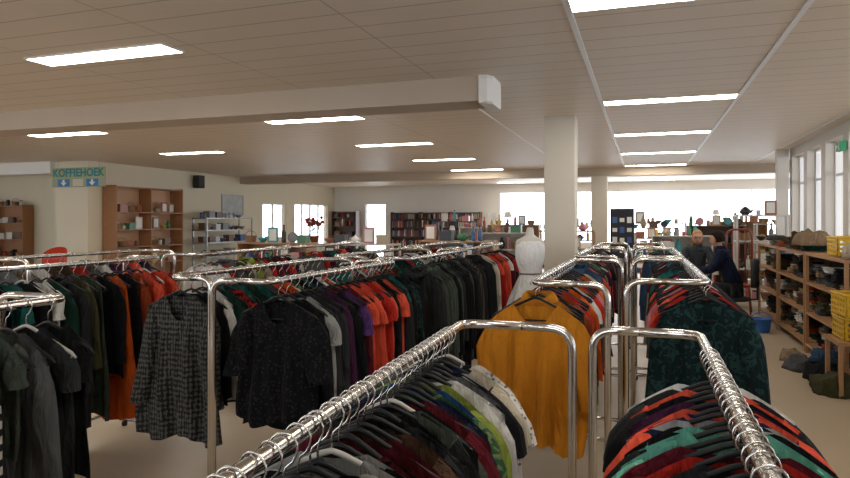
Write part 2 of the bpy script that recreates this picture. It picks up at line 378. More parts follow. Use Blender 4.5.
def rack(desc, label, xr, xl, y0, y1, zr, items, seed, pal=None, kinds=None, n=0, jit=.15, end=None, full=1.0, wide=1.0, skew=0.0):
    """skew: sideways shift per metre towards the near end, for a rack standing slightly askew"""
    rng = random.Random(seed); r = .015
    e = empty('clothes_rack', ((xr+xl)/2, (y0+y1)/2, 0), 0, label, 'clothes rack', 'chrome clothes racks')
    cx, cy = (xr+xl)/2, (y0+y1)/2; sk = lambda y: skew*(y1-y)
    L = lambda q: (q[0]-cx+sk(q[1]), q[1]-cy, q[2])
    xm = xl+(xr-xl)*.45
    MB().tube([L(q) for q in fillet([(xm, y0, zr), (xr, y0, zr), (xr, y1, zr), (xm, y1, zr)], .07)], r, 12).build('rail', chrome, e, True)
    for y in (y0, y1):
        MB().tube([L(q) for q in fillet([(xl, y, .04), (xl, y, zr), (xm, y, zr)], .08)], r*.98, 12).build('leg', chrome, e, True)
        far = xr+(.1 if xr > xl else -.1)
        f = MB().tube([L(q) for q in fillet([(xl, y, .05), (far, y, .05)], .05)], r*.95, 10).build('foot', chrome, e, True)
        for qx in (xl, far): MB().lathe([(.02, -.022), (.022, -.0), (.02, .01)], *L((qx, y, .03))[:2], .0225, 10, cap1=True).build('foot_cap', rubber, f, True)
    MB().tube([L((xl, y0, .14)), L((xl, y1, .14))], r*.8, 10).build('base_bar', chrome, e, True)
    if items is None:
        items = [(rng.choice(kinds), rng.choice(pal)) for _ in range(n)]
    N = len(items); ye = end or y1-.075
    for i, it in enumerate(items):
        y = y0+.075+(ye-y0-.075)*(i/(max(1, N-1)))+rng.uniform(-.01, .01)
        yaw = rng.uniform(-jit, jit)*(1 if i else .4)
        kind, col = it[:2]; sc = it[2] if len(it) > 2 else rng.uniform(.94, 1.06)
        hm, hn = (plastic, 'black plastic') if rng.random() < .95 else (hang_wood, 'pale plastic')
        hanger(xr+sk(y), y, zr, yaw, '%s hanger, %s from the near end of %s' % (hn, ordn(i+1), desc), 'hangers on '+desc, hm)
        garment(kind, col, xr+sk(y), y, zr, yaw, rng, '%s %s, %s garment from near end of %s' % (col, kind, ordn(i+1), desc), 'garments on '+desc, sc, full, wide)

T, LS, BL, SH, JK, SWT, DR, TK, TR, CT = 't-shirt', 'long-sleeved top', 'blouse', 'shirt', 'jacket', 'sweater', 'dress', 'tank top', 'trousers', 'coat'
mixk = [T, LS, LS, BL, SH, SWT, TK, JK]
A1 = [(LS,'black'),(LS,'charcoal'),(T,'denim blue'),(JK,'denim blue'),(T,'black'),(LS,'blue printed'),(T,'white'),(LS,'black'),(SWT,'white'),(LS,'pale grey'),(T,'black'),(SWT,'maroon'),(LS,'maroon'),(T,'brown'),(LS,'charcoal'),(LS,'black'),(BL,'grey-green'),(LS,'black'),(LS,'maroon'),(SWT,'navy'),(T,'green printed'),(LS,'blue'),(T,'lime'),(LS,'white'),(LS,'grey'),(T,'black'),(LS,'navy striped'),(T,'cream'),(LS,'spotted black'),(T,'white lace')]
B1 = [(LS,'black'),(T,'white'),(T,'charcoal'),(LS,'white lace'),(T,'white'),(T,'coral'),(LS,'coral'),(T,'red'),(LS,'black'),(LS,'black and white striped'),(T,'coral'),(LS,'charcoal'),(T,'red'),(T,'maroon'),(T,'mint'),(LS,'mint'),(T,'black'),(LS,'navy striped'),(T,'coral'),(LS,'plum'),(T,'black'),(LS,'coral'),(T,'charcoal'),(LS,'white')]
rack('the front middle rack', 'chrome clothes rack in front, left of the other foreground rack', -.605, -.227, .6, 2.18, RAIL_LO, A1, 1, end=1.98, full=1.4, wide=1.13, skew=.042, jit=.2)
rack('the front right rack', 'chrome clothes rack in front with coral and mint tops', .167, -.162, .62, 2.19, RAIL_LO, B1, 2, end=1.88, full=1.5, wide=1.13, jit=.2)
A2 = [('batwing top','mustard',1.1),(SH,'mustard',.98),(LS,'charcoal'),(T,'rust'),(T,'red'),(LS,'teal'),(T,'orange'),(LS,'black'),(T,'white'),(LS,'orange'),(T,'red'),(LS,'navy'),(T,'pink'),(LS,'grey'),(T,'orange'),(LS,'black'),(T,'cream')]
B2 = [(BL,'dark teal floral',1.08),(LS,'dark teal floral'),(T,'red'),(LS,'black'),(T,'coral'),(LS,'maroon'),(T,'pink'),(LS,'black'),(T,'red'),(LS,'white'),(T,'charcoal'),(LS,'navy'),(T,'coral'),(LS,'purple'),(T,'black'),(LS,'grey')]
rack('the mustard top rack', 'chrome clothes rack with mustard batwing top at its near end', -.475, -.15, 2.9, 4.7, RAIL_HI, A2, 3, full=1.3)
rack('the teal floral rack', 'chrome clothes rack with dark teal floral blouse at near end', .27, -.08, 3.15, 4.9, RAIL_HI, B2, 4, full=1.3)
dk = ['black', 'charcoal', 'navy', 'grey', 'maroon', 'dark green', 'plum', 'olive', 'brown', 'white', 'red', 'denim blue', 'beige', 'cream', 'coral', 'teal']
rack('the third mid-aisle rack', 'chrome clothes rack directly behind the mustard top rack', -.51, -.18, 5.2, 6.7, RAIL_HI, None, 5, dk, mixk, 14)
rack('the rack past teal florals', 'chrome clothes rack directly behind the teal floral rack', .27, -.08, 5.25, 6.8, RAIL_HI, None, 6, dk, mixk, 14)
rack('the rack beside the near column', 'chrome clothes rack ending beside the near column', -.51, -.18, 7.0, 8.4, RAIL_HI, None, 7, dk, mixk, 10)
rack('the rack nearest the desk', 'chrome clothes rack nearest the desk of the seated people', .2, -.12, 7.1, 8.5, RAIL_HI, None, 8, dk, mixk, 10)
F1 = [(LS,'charcoal'),(TR,'grey'),(LS,'black'),(T,'grey'),(LS,'olive'),(SWT,'black'),(T,'black'),(LS,'grey'),(LS,'charcoal'),(LS,'grey'),(LS,'charcoal'),(LS,'black and white striped',1.0),(LS,'black and white striped',1.08),(T,'grey-green',.75),(LS,'grey'),(T,'charcoal',.9),(T,'black',.85)]
rack('the near left rack', 'chrome clothes rack at the near left with grey and striped tops', -1.98, -2.33, .3, 1.78, RAIL_HI, F1, 9)
E1 = [(LS,'black'),(TR,'charcoal'),(DR,'black'),(LS,'dark green'),(TR,'black'),(LS,'charcoal'),(DR,'dark green'),(LS,'black'),(T,'grey'),(DR,'black'),(LS,'teal'),(LS,'black'),(T,'white'),(LS,'dark green'),(CT,'charcoal'),(LS,'olive'),(DR,'grey-green'),(LS,'black'),(DR,'orange',1.04),(DR,'black'),(LS,'rust'),(T,'coral'),(T,'red'),(LS,'coral')]
rack('the orange dress rack', 'chrome clothes rack on the left with a long orange dress', -3.5, -3.85, 1.75, 3.98, RAIL_HI, E1, 10, full=1.2)
D1 = [(BL,'black and grey diamond-patterned',1.08),(LS,'black'),(LS,'white'),(LS,'dark green'),(T,'red checked'),(LS,'teal'),(SWT,'dark green'),(T,'teal'),(LS,'grey'),(LS,'coral'),(T,'orange'),(LS,'green printed'),(SWT,'black'),(T,'teal'),(LS,'navy'),(T,'white'),(LS,'coral'),(LS,'teal')]
C1 = [('lacy top','black lace',1.08),(LS,'black'),(T,'pale grey'),(BL,'charcoal',.95),(LS,'charcoal'),(LS,'plum'),(LS,'black'),(T,'purple'),(LS,'maroon'),(T,'coral'),(T,'coral'),(LS,'coral'),(T,'red'),(T,'coral'),(LS,'black'),(T,'coral'),(SWT,'charcoal'),(LS,'teal'),(LS,'black'),(LS,'dark teal floral')]
rack('the patterned blouse rack', 'chrome clothes rack with grey patterned blouse at its near end', -2.23, -1.99, 2.6, 4.2, RAIL_HI, D1, 11, full=1.3)
rack('the black lace rack', 'chrome clothes rack with black lace top at its near end', -1.62, -1.93, 2.54, 4.1, RAIL_HI, C1, 12, full=1.3)
rack('the dark coat rack', 'chrome clothes rack of dark coats behind the lace top rack', -1.62, -1.93, 4.45, 6.0, RAIL_HI, None, 13, ['black', 'charcoal', 'charcoal', 'navy', 'brown pinstriped', 'grey-green', 'black'], [CT, JK, JK], 15)
rack('the rack behind patterned blouses', 'chrome clothes rack directly behind the patterned blouse rack', -2.3, -1.99, 4.5, 6.0, RAIL_HI, None, 14, dk+['teal', 'coral'], mixk, 14)
rack('the rack beside the mannequin', 'chrome clothes rack beside the white mannequin', -1.66, -1.94, 6.3, 7.8, RAIL_HI, [(CT,'charcoal'),(JK,'cream'),(LS,'white'),(T,'coral'),(LS,'red'),(T,'coral'),(LS,'coral'),(T,'white'),(LS,'maroon'),(T,'red'),(LS,'charcoal')], 15)
rack('the third row left rack', 'chrome clothes rack left of the one beside the mannequin', -2.4, -2.12, 6.3, 7.8, RAIL_HI, None, 16, dk+['teal', 'pink'], mixk, 10)
rack('the left aisle second rack', 'chrome clothes rack directly behind the orange dress rack', -3.5, -3.85, 4.4, 5.9, RAIL_HI, None, 17, dk+['lime', 'red'], mixk, 14)
rack('the left aisle third rack', 'farthest chrome clothes rack in the left aisle', -3.5, -3.85, 6.2, 7.7, RAIL_HI, None, 18, dk+['teal'], mixk, 10)
rack('the outermost left rack', 'outermost chrome clothes rack beyond the orange dress rack', -4.5, -4.15, 3.4, 4.9, RAIL_HI, None, 19, dk, mixk, 12)

# ------------------------------------------------------------------ mannequin
def ell(cx, cy, z, rx, ry, n=20): return [(cx+rx*cos(2*pi*i/n), cy+ry*sin(2*pi*i/n), z) for i in range(n)]
MX, MY = -1.03, 6.1
e = empty('mannequin', (MX, MY, 0), radians(20), 'headless white dress form on a pole beside the near column', 'mannequin')
prof = [(.85,.13,.1),(.92,.14,.11),(1.0,.12,.09),(1.1,.09,.075),(1.16,.105,.085),(1.24,.125,.1),(1.32,.128,.095),(1.38,.14,.075),(1.42,.125,.06),(1.45,.065,.048),(1.47,.038,.038),(1.52,.034,.034),(1.54,.025,.025)]
MB().loft([ell(0, 0, z, a, b) for z, a, b in prof]).build('torso_form', plain('mannequin white', (.66, .6, .52), .5), e, True)
MB().tube([(0,0,.05),(0,0,.86)], .014, 10).build('stand_pole', metal_grey, e, True)
MB().lathe([(.16,0),(.16,.015),(.03,.03),(.02,.05)], cap1=True, n=24).build('stand_base', metal_grey, e, True)
dm = fabric('mannequin dress', (.9, .88, .86), (.8, .77, .74))
R = []
for z, a, b in [(.45,.28,.25),(.6,.25,.22),(.7,.23,.20),(.8,.205,.18),(.9,.175,.15),(1.0,.135,.118),(1.08,.103,.09),(1.11,.099,.084),(1.16,.115,.095),(1.24,.138,.115),(1.32,.142,.11),(1.37,.138,.095),(1.41,.105,.08)]:
    fl = max(0, (1.05-z))*.14; R.append([((a+fl*.6*sin(7*2*pi*i/42))*cos(2*pi*i/42), (b+fl*.6*sin(7*2*pi*i/42))*sin(2*pi*i/42), z) for i in range(42)])
d = empty('mannequin_dress', (MX, MY, 0), radians(20), 'white sleeveless flared dress worn by the dress form', 'dress')
MB().loft(R, 0, False, False).build('bodice_and_skirt', dm, d, True)
MB().tube([(.105*cos(t), .088*sin(t), 1.1) for t in [2*pi*i/24 for i in range(25)]], .007, 6).build('waist_ribbon', MATS['f:beige'], d, True)

# ------------------------------------------------------------------ goods prototypes
G = {}
def proto(name, label, cat, w, parts): G[name] = dict(label=label, cat=cat, w=w, parts=[(n, mb.mesh(n, (None,), sm), mm) for n, mb, mm, sm in parts])
proto('vase', 'vase', 'vase', .15, [('vase', MB().lathe([(.03,0),(.05,.02),(.07,.09),(.05,.17),(.025,.21),(.035,.25),(.03,.245),(.02,.21)]), 0, True)])
proto('bowl', 'bowl', 'bowl', .2, [('bowl', MB().lathe([(.035,0),(.04,.01),(.08,.05),(.1,.09),(.095,.09),(.07,.05),(.01,.02)]), 0, True)])
proto('mug', 'mug', 'mug', .13, [('cup', MB().lathe([(.035,0),(.04,.01),(.04,.1),(.036,.1),(.034,.015),(.01,.012)]), 0, True), ('handle', MB().tube([(.038,0,.08),(.06,0,.075),(.068,0,.05),(.058,0,.03),(.038,0,.025)], .006, 6), 0, True)])
proto('box', 'lidded box', 'box', .27, [('box', MB().box(0,0,.07,.22,.18,.14), 0, False), ('lid', MB().box(0,0,.155,.232,.192,.035), 0, False)])
proto('bottle', 'bottle', 'bottle', .1, [('bottle', MB().lathe([(.035,0),(.038,.02),(.038,.16),(.015,.2),(.014,.26)], cap1=True), 0, True), ('cap', MB().lathe([(.016,.26),(.016,.285)], cap1=True), 1, True)])
proto('teapot', 'teapot', 'teapot', .26, [('pot', MB().lathe([(.05,0),(.09,.04),(.095,.08),(.06,.13),(.03,.14)], cap1=True), 0, True), ('spout', MB().tube([(.08,0,.05),(.12,0,.08),(.14,0,.13)], [.018,.012,.008], 8), 0, True), ('handle', MB().tube([(-.08,0,.11),(-.13,0,.11),(-.14,0,.07),(-.09,0,.04)], .008, 8), 0, True), ('lid', MB().lathe([(.04,.135),(.03,.15),(.008,.155),(.012,.17),(.004,.178)], cap1=True), 0, True)])
proto('basket', 'wicker basket', 'basket', .27, [('basket', MB().lathe([(.08,0),(.1,.03),(.12,.13),(.125,.135),(.115,.13),(.09,.02),(.01,.01)], n=18), 2, True), ('handle', MB().tube([(.12*cos(a), 0, .13+.1*sin(a)) for a in [pi*i/10 for i in range(11)]], .006, 6), 2, True)])
proto('picture_frame', 'picture frame', 'picture frame', .24, [('frame', MB().box(0,0,.135,.2,.02,.27), 0, False), ('picture', MB().box(0,-.012,.135,.14,.006,.2), 3, False)])
proto('table_lamp', 'table lamp', 'lamp', .25, [('lamp_base', MB().lathe([(.06,0),(.06,.015),(.02,.04),(.035,.1),(.012,.18),(.01,.22)], cap1=True), 0, True), ('lamp_shade', MB().lathe([(.11,.2),(.075,.36),(.07,.36),(.105,.2)], cap0=False, n=20), 3, True)])
proto('jar', 'jar', 'jar', .11, [('jar', MB().lathe([(.04,0),(.045,.01),(.045,.11),(.035,.13)], cap1=True), 0, True), ('lid', MB().lathe([(.038,.128),(.038,.15),(.01,.152)], cap1=True), 1, True)])
proto('plate', 'upright plate', 'plate', .2, [('plate', MB().loft([[(r*cos(2*pi*i/20), y+.03*(.09+r*sin(2*pi*i/20))/.09*.5, .09+r*sin(2*pi*i/20)) for i in range(20)] for r, y in ((.02,-.005),(.055,-.006),(.09,-.016),(.09,-.01),(.055,0),(.02,0))]), 0, True)])
def folded(seed):
    fc = MB()
    for k in range(3):
        n = 9; sec = ((.0,0),(.004,.010),(.02,.013),(.14,.014),(.27,.012),(.28,0),(.27,-.012),(.02,-.012),(.004,-.010)); R = []
        for i in range(n):
            x = -.15+.3*i/(n-1); q = .35 if i in (0, n-1) else 1
            R.append([(x*(1-.03*k), -.14+dy*(1-.05*k)+.016*sin(seed+i*1.3+k*2), .014+.024*k+dz*q*(1+.25*sin(i+seed*2+k))+.006*sin(i*.9+seed+k)) for dy, dz in sec])
        fc.loft(R)
    return fc
proto('folded_cloth', 'folded cloth', 'folded cloth', .34, [('folded_cloth', folded(1), 0, True)])
FOLD = [folded(s).mesh('folded_cloth', (None,), True) for s in (1, 2.7, 4.4)]
proto('book', 'book', 'book', .035, [('cover', MB().box(-.013,0,.12,.003,.16,.24).box(.013,0,.12,.003,.16,.24).box(0,-.08,.12,.029,.003,.24), 0, False), ('pages', MB().box(0,.0,.12,.023,.15,.23), 3, False)])
wick = plain('wicker', (.32, .18, .08), .8, bump=.8, bscale=120)
GP = {'white': (.62,.6,.55), 'blue': (.04,.1,.28), 'green': (.05,.17,.08), 'brown': (.12,.06,.03), 'red': (.4,.03,.025), 'grey': (.2,.2,.2), 'black': (.02,.02,.02), 'yellow': (.55,.35,.04), 'terracotta': (.33,.12,.06), 'beige': (.4,.32,.21), 'pink': (.5,.2,.22), 'turquoise': (.06,.3,.32)}
for k, c in GP.items(): plain('goods '+k, c, .35)
def good(kind, colr, x, y, z, rz, label, group, sc=(1,1,1)):
    g = G[kind]; mm = {0: MATS['goods '+colr] if 'goods '+colr in MATS else None, 1: MATS['goods black'], 2: wick, 3: paper}
    if kind == 'folded_cloth': mm[0] = MATS['f:'+{'green': 'dark green', 'terracotta': 'rust', 'yellow': 'mustard', 'turquoise': 'teal'}.get(colr, colr)]
    if len(g['parts']) == 1:
        me = g['parts'][0][1] if kind != 'folded_cloth' else FOLD[int(abs(y*77+z*31)) % 3]
        o = inst(kind, me, mm[g['parts'][0][2]]); tag(o, label, g['cat'], group)
    else:
        o = empty(kind, (0,0,0), 0, label, g['cat'], group)
        for n, me, m in g['parts']: inst(n, me, mm[m], o)
    o.location = (x, y, z); o.rotation_euler = (0, 0, rz); o.scale = sc; return o
def shelf_unit(name, label, cat, x, y, rz, w, h, d, levels, mat, desc, kinds, seed, cols=None, back=True, posts=False, dens=1.0, divs=0, top=True, same=None, backmat=None):
    rng = random.Random(seed); e = empty(name, (x, y, 0), rz, label, cat)
    for sx in (-1, 1):
        if posts:
            for sy in (-1, 1): MB().box(sx*(w/2-.02), sy*(d/2-.02), h/2, .035, .035, h).build('post', mat, e)
        else: MB().box(sx*(w/2-.0125), 0, h/2, .025, d, h).build('side_panel', mat, e)
    for z in levels:
        MB().box(0, 0, z-.0125, w-.05 if not posts else w, d-.01, .025).build('shelf', mat, e)
    if back: MB().box(0, d/2-.006, h/2, w-.05, .01, h-.05).build('back_panel', backmat or mat, e)
    for k in range(divs): MB().box(-w/2+w*(k+1)/(divs+1), 0, (h+levels[0])/2, .02, d-.03, h-levels[0]-.05).build('divider', mat, e)
    cols = cols or list(GP); lv = list(levels); nl = len(lv)
    for li, z in enumerate(lv):
        if li == nl-1 and not top: continue
        room = (lv[li+1]-z-.04) if li < nl-1 else .5
        nm = 'top' if li == nl-1 else 'bottom' if li == 0 else ordn(nl-li)+' highest'
        px = -w/2+.05; k = 1; inset = -.0
        while True:
            kd = rng.choice(kinds); g = G[kd]; s = rng.uniform(.85, 1.2); hgt = {'book': .24, 'vase': .25, 'bottle': .285, 'table_lamp': .36, 'picture_frame': .27, 'basket': .24}.get(kd, .18)*s
            if hgt > room: s *= room/hgt*.95
            ww = g['w']*s
            if px+ww > w/2-.04: break
            bad = any(abs(px+ww/2-(-w/2+w*(q+1)/(divs+1))) < ww/2+.02 for q in range(divs))
            if not bad:
                lx, ly = px+ww/2, inset+rng.uniform(-.02, .02); colr = rng.choice(cols)
                if kd == 'book': ly = -d/2+.12
                X, Y = x+lx*cos(rz)-ly*sin(rz), y+lx*sin(rz)+ly*cos(rz)
                if same and kd == 'book': good(kd, colr, X, Y, z, rz, same, same+'s', (s, s, s))
                elif kd == 'folded_cloth':
                    np_ = rng.choice((3, 4, 4)) if li < nl-1 else rng.choice((1, 2))
                    for q in range(np_):
                        if .076*(q+1) > room: break
                        colr = rng.choice(cols)
                        good(kd, colr, X+rng.uniform(-.03, .03), Y+rng.uniform(-.03, .03), z+.074*q, rz+rng.uniform(-.2, .2), '%s folded cloth, %s up in %s pile, %s shelf of %s' % (colr, ordn(q+1), ordn(k), nm.replace(' highest', ''), desc), 'folded cloths on '+desc, (rng.uniform(.9, 1.05), rng.uniform(.9, 1.1), 1))
                    k += 1
                else:
                    good(kd, colr, X, Y, z, rz+(rng.uniform(-.3, .3) if kd not in ('book', 'picture_frame', 'box') else 0), '%s %s, %s from left on %s shelf of %s' % (colr, g['label'], ordn(min(k, 29)), nm, desc), 'goods on '+desc, (s, s, s)); k += 1
            px += ww*1.06+rng.uniform(0, .12)/dens*(0 if kd == 'book' and rng.random() < .9 else 1)
    return e
bric = ['vase', 'bowl', 'mug', 'box', 'teapot', 'basket', 'picture_frame', 'jar', 'plate']
warmc = ['terracotta', 'brown', 'beige', 'white', 'green', 'red', 'white', 'yellow']
# left wall
shelf_unit('bookcase', 'tall open brown wood bookcase of pottery against the cream wall', 'bookcase', XL+.24, 13.05, pi/2, 2.3, 2.45, .42, [.1, .55, .98, 1.4, 1.82, 2.43], brown_wood, 'the brown pottery bookcase', bric, 30, warmc, divs=1, dens=2, top=False, backmat=plain('bookcase back', (.62, .38, .22), .6))
shelf_unit('wire_rack', 'grey metal rack of boxes against the cream wall', 'rack', XL+.5, 15.9, pi/2, 2.2, 1.7, .5, [.2, .6, 1.0, 1.35, 1.69], metal_grey, 'the grey metal rack', ['box', 'bowl', 'jar', 'plate', 'box'], 31, ['white', 'grey', 'blue', 'brown'], back=False, posts=True, dens=2)
shelf_unit('corner_bookcase', 'small wooden bookcase at the far left edge', 'bookcase', -16.9, 13.3, 0, 1.3, 2.05, .35, [.1, .6, 1.1, 1.55, 2.03], brown_wood, 'the far left bookcase', ['basket', 'box', 'jar', 'book'], 32, ['brown', 'black', 'white', 'red'])
# far wall bookcases
for k in range(3):
    dn = ('left', 'middle', 'right')[k]
    shelf_unit('tall_bookcase', 'tall brown bookcase of books by the back wall, %s of three' % dn, 'bookcase', -8.9+1.22*k, 23.7, 0, 1.2, 1.95, .35, [.6, 1.0, 1.35, 1.68, 1.93], dark_wood, 'the %s back bookcase' % dn, ['book'], 40+k, ['brown', 'grey', 'black', 'white', 'beige', 'red', 'blue', 'brown'], same='book in a packed row on the %s back bookcase' % dn, top=False)
shelf_unit('narrow_bookcase', 'dark bookcase in the back left corner beside the glazed door', 'bookcase', -11.5, 23.6, 0, 1.1, 2.0, .35, [.6, 1.0, 1.4, 1.75, 1.98], dark_wood, 'the corner bookcase', ['book', 'box', 'jar'], 44, ['brown', 'black', 'red', 'white'], same='book on the dark back left corner bookcase', top=False)
# gondolas
wsh = plain('white shelf', (.55, .52, .47), .5)
for k, (x, y, w, h, m, dsc, lb) in enumerate([
  (-2.95, 14.2, 1.2, 1.35, wsh, 'the leftmost central shelf', 'low white shelf of bric-a-brac left of the near column'),
  (-1.6, 14.2, 1.2, 1.4, pale_wood, 'the shelf behind the column', 'low wooden shelf of bric-a-brac behind the near column'),
  (.75, 14.6, 1.2, 1.3, wsh, 'the shelf behind the monitor', 'low white shelf of bric-a-brac behind the monitor'),
  (2.05, 13.2, .9, 1.72, wsh, 'the shelf behind the people', 'tall white shelf of small goods behind the seated people'),
  (-6.6, 10.6, 1.5, 1.2, pale_wood, 'the left middle shelf', 'low wooden shelf of goods in the middle left of the shop'),
  (-4.9, 10.6, 1.5, 1.2, wsh, 'the centre left shelf', 'low white shelf of goods left of the dark coats'),
  (-3.2, 11.2, 1.4, 1.25, pale_wood, 'the shelf left of mannequin', 'low wooden shelf of goods behind the mannequin'),
  (-5.3, 18.9, 1.4, 1.6, dark_wood, 'the far dark shelf', 'dark shelf of goods far behind in front of windows'),
  (-3.6, 18.9, 1.4, 1.5, pale_wood, 'the far wooden shelf', 'wooden shelf of goods in front of the back windows'),
  (.4, 19.0, 1.4, 1.55, wsh, 'the far white shelf', 'white shelf of goods in front of the back windows'),
  (2.4, 19.2, 1.4, 1.6, pale_wood, 'the far right shelf', 'rightmost wooden shelf before the back windows'),
  (-2.0, 19.1, 1.4, 1.45, dark_wood, 'the second dark shelf', 'second dark shelf of goods before the back windows'),
  (3.9, 17.0, 1.4, 1.4, wsh, 'the shelf past the corner', 'white shelf of goods past the end of the right wall'),
  (.1, 16.3, 1.3, 1.45, pale_wood, 'the middle wooden shelf', 'wooden shelf of goods between the monitor and the back windows'),
  (1.6, 16.5, 1.3, 1.5, dark_wood, 'the middle dark shelf', 'dark shelf of goods beyond the fair-haired person'),
  (2.9, 16.0, 1.1, 1.55, wsh, 'the middle white shelf', 'white shelf of goods beyond the reddish chair'),
  (-3.9, 16.2, 1.3, 1.45, wsh, 'the white shelf before bookcases', 'white shelf of goods in front of the back bookcases'),
  (4.9, 20.0, 1.5, 1.5, dark_wood, 'the rightmost far shelf', 'dark shelf of goods at the far right before the windows')]):
    lv = [.15, h*.42, h*.72, h-.01]
    shelf_unit('display_shelf', lb, 'shelf', x, y, 0, w, h, .4, lv, m, dsc, bric+['bottle', 'box', 'bottle', 'picture_frame', 'jar', 'table_lamp'], 60+k, back=(k % 2 == 0), posts=(k % 2 == 1), dens=6)
# right textile shelves
tc = ['brown', 'grey', 'beige', 'white', 'brown', 'black', 'green', 'beige', 'grey', 'terracotta', 'olive', 'charcoal']
for k, (y, dn) in enumerate(((8.05, 'near'), (9.75, 'middle'), (11.45, 'far'))):
    shelf_unit('textile_shelf', '%s pale wood open shelf of folded textiles under the right windows' % dn, 'shelf', 2.1, y, -pi/2, 1.65, 1.22, .5, [.12, .5, .86, 1.21], pale_wood, 'the %s textile shelf' % dn, ['folded_cloth'], 80+k, tc, back=False, posts=True, dens=6, top=(k > 0))
# yellow crates
def crate(x, y, z, rz, label):
    e = empty('yellow_crate', (x, y, z), rz, label, 'crate', 'yellow plastic crates'); w, d, h = .4, .3, .2; ye = plain('yellow plastic', (.65, .40, .015), .4)
    for s in (-1, 1):
        m = MB()
        for q in range(4): m.box(0, s*(d/2-.006), .022+.05*q, w, .012, .017)
        for q in range(6): m.box(-w/2+.02+q*(w-.04)/5, s*(d/2-.006), h/2, .018, .011, h)
        m.build('long_side', ye, e); m = MB()
        for q in range(4): m.box(s*(w/2-.006), 0, .022+.05*q, .012, d, .017)
        for q in range(4): m.box(s*(w/2-.006), -d/2+.02+q*(d-.04)/3, h/2, .011, .018, h)
        m.build('end_side', ye, e)
    MB().box(0, 0, .01, w-.02, d-.02, .014).build('bottom', ye, e)
    r = MB().tube([(-w/2,-d/2,h),(w/2,-d/2,h),(w/2,d/2,h),(-w/2,d/2,h),(-w/2,-d/2,h)], .01, 6); r.build('rim', ye, e)
crate(1.86, 6.9, .51, pi/2, 'lower yellow plastic crate at right edge beside the textile shelf')
crate(1.86, 6.9, .725, pi/2+.06, 'upper yellow plastic crate of the stack at the right edge')
crate(2.1, 8.1, 1.222, pi/2, 'yellow plastic crate standing on top of the textile shelf')
st = empty('crate_stand', (1.86, 6.9, 0), 0, 'small wooden stand carrying the stacked yellow crates', 'stand')
MB().box(0, 0, .49, .42, .5, .03).build('stand_top', pale_wood, st)
for a in (-1, 1):
    for b in (-1, 1): MB().box(a*.18, b*.22, .2375, .035, .035, .475).build('leg', pale_wood, st)
# crumpled garments lying in heaps
def crumple(x, y, z, rx, ry, h, matn, where, seed):
    R = []
    for j in range(9):
        u = j/8; R.append([])
        for i in range(28):
            a = 2*pi*i/28; q = sin(pi/2*(1-u))**.7; px, py = rx*q*cos(a), ry*q*sin(a)
            nn = noise.noise(Vector((px*9+seed, py*9, u*2)))+.5*noise.noise(Vector((px*22, py*22+seed, u*5)))
            R[-1].append((px*(1+.35*nn), py*(1+.35*nn), max(0, h*sin(pi/2*u)**.8*(1+.45*nn)*(1 if j else 0))))
    o = MB().loft(R).build('crumpled_garment', MATS['f:'+matn], None, True); o.location = (x, y, z)
    tag(o, '%s crumpled garment lying %s' % (matn, where), 'garment', 'heaped garments by the right shelves')
crumple(1.72, 7.38, 0, .2, .17, .2, 'charcoal', 'on the floor before the textile shelves, largest heap', 1)
crumple(1.62, 7.85, 0, .17, .2, .14, 'grey', 'on the floor before the near textile shelf', 2)
crumple(1.66, 6.85, 0, .2, .2, .17, 'olive', 'on the floor under the yellow crates', 3)
crumple(1.62, 8.35, 0, .14, .17, .1, 'beige', 'on the floor, farthest from the yellow crates', 4)
crumple(1.72, 7.40, .19, .14, .13, .11, 'denim blue', 'on top of the charcoal heap', 5)
crumple(2.1, 7.6, 1.222, .2, .17, .16, 'cream', 'on the near textile shelf beside the yellow crate', 6)
crumple(2.05, 9.35, 1.29, .2, .2, .17, 'beige', 'on top of the middle textile shelf, nearer one', 7)
crumple(2.05, 10.0, 1.29, .17, .2, .15, 'brown', 'on top of the middle textile shelf, farther one', 8)

# koffiehoek sign
def text_mesh(s, size, name, mat, parent, loc, rx=pi/2, align='CENTER', ext=.004, xs=1):
    c = bpy.data.curves.new(name, 'FONT'); c.body = s; c.size = size; c.align_x = align; c.align_y = 'CENTER'; c.extrude = ext; c.space_character = 1.05; c.offset = .008
    t = bpy.data.objects.new('tmp', c); C.objects.link(t); dg = bpy.context.evaluated_depsgraph_get()
    me = bpy.data.meshes.new_from_object(t.evaluated_get(dg)); bpy.data.objects.remove(t)
    me.materials.clear(); me.materials.append(mat); o = bpy.data.objects.new(name, me); C.objects.link(o); o.parent = parent; o.location = loc; o.rotation_euler = (rx, 0, 0); o.scale = (xs, 1, 1); return o
s = empty('hanging_sign', (-12.15, 11.2, 2.58), 0, 'hanging KOFFIEHOEK sign with blue down arrows', 'sign')
MB().box(0, 0, .11, 1.54, .03, .25).build('sign_board', plain('sign cream', (.36, .38, .18), .6), s)
MB().box(0, 0, -.11, 1.54, .03, .19).build('arrow_board', plain('sign grey', (.34, .35, .26), .6), s)
text_mesh('KOFFIEHOEK', .25, 'lettering', plain('sign green', (.005, .22, .24), .6), s, (0, -.018, .11), xs=.98)
blu = plain('sign blue', (.03, .2, .42), .6)
MB().box(0, -.018, -.11, .3, .006, .165).build('arrow_panel', plain('sign pale', (.6, .58, .42), .6), s)
for xx in (-.42, .42):
    MB().box(xx, -.018, -.11, .34, .006, .165).build('arrow_panel', blu, s)
    MB().add([(xx-.03,-.024,-.04),(xx+.03,-.024,-.04),(xx+.03,-.024,-.1),(xx+.09,-.024,-.1),(xx,-.024,-.18),(xx-.09,-.024,-.1),(xx-.03,-.024,-.1)], [(0,6,5,4,3,2,1)]).build('arrow', paper, s)
for xx in (-.6, .6): MB().tube([(xx, 0, .22), (xx, 0, .42)], .004, 6).build('hanging_wire', wire, s)
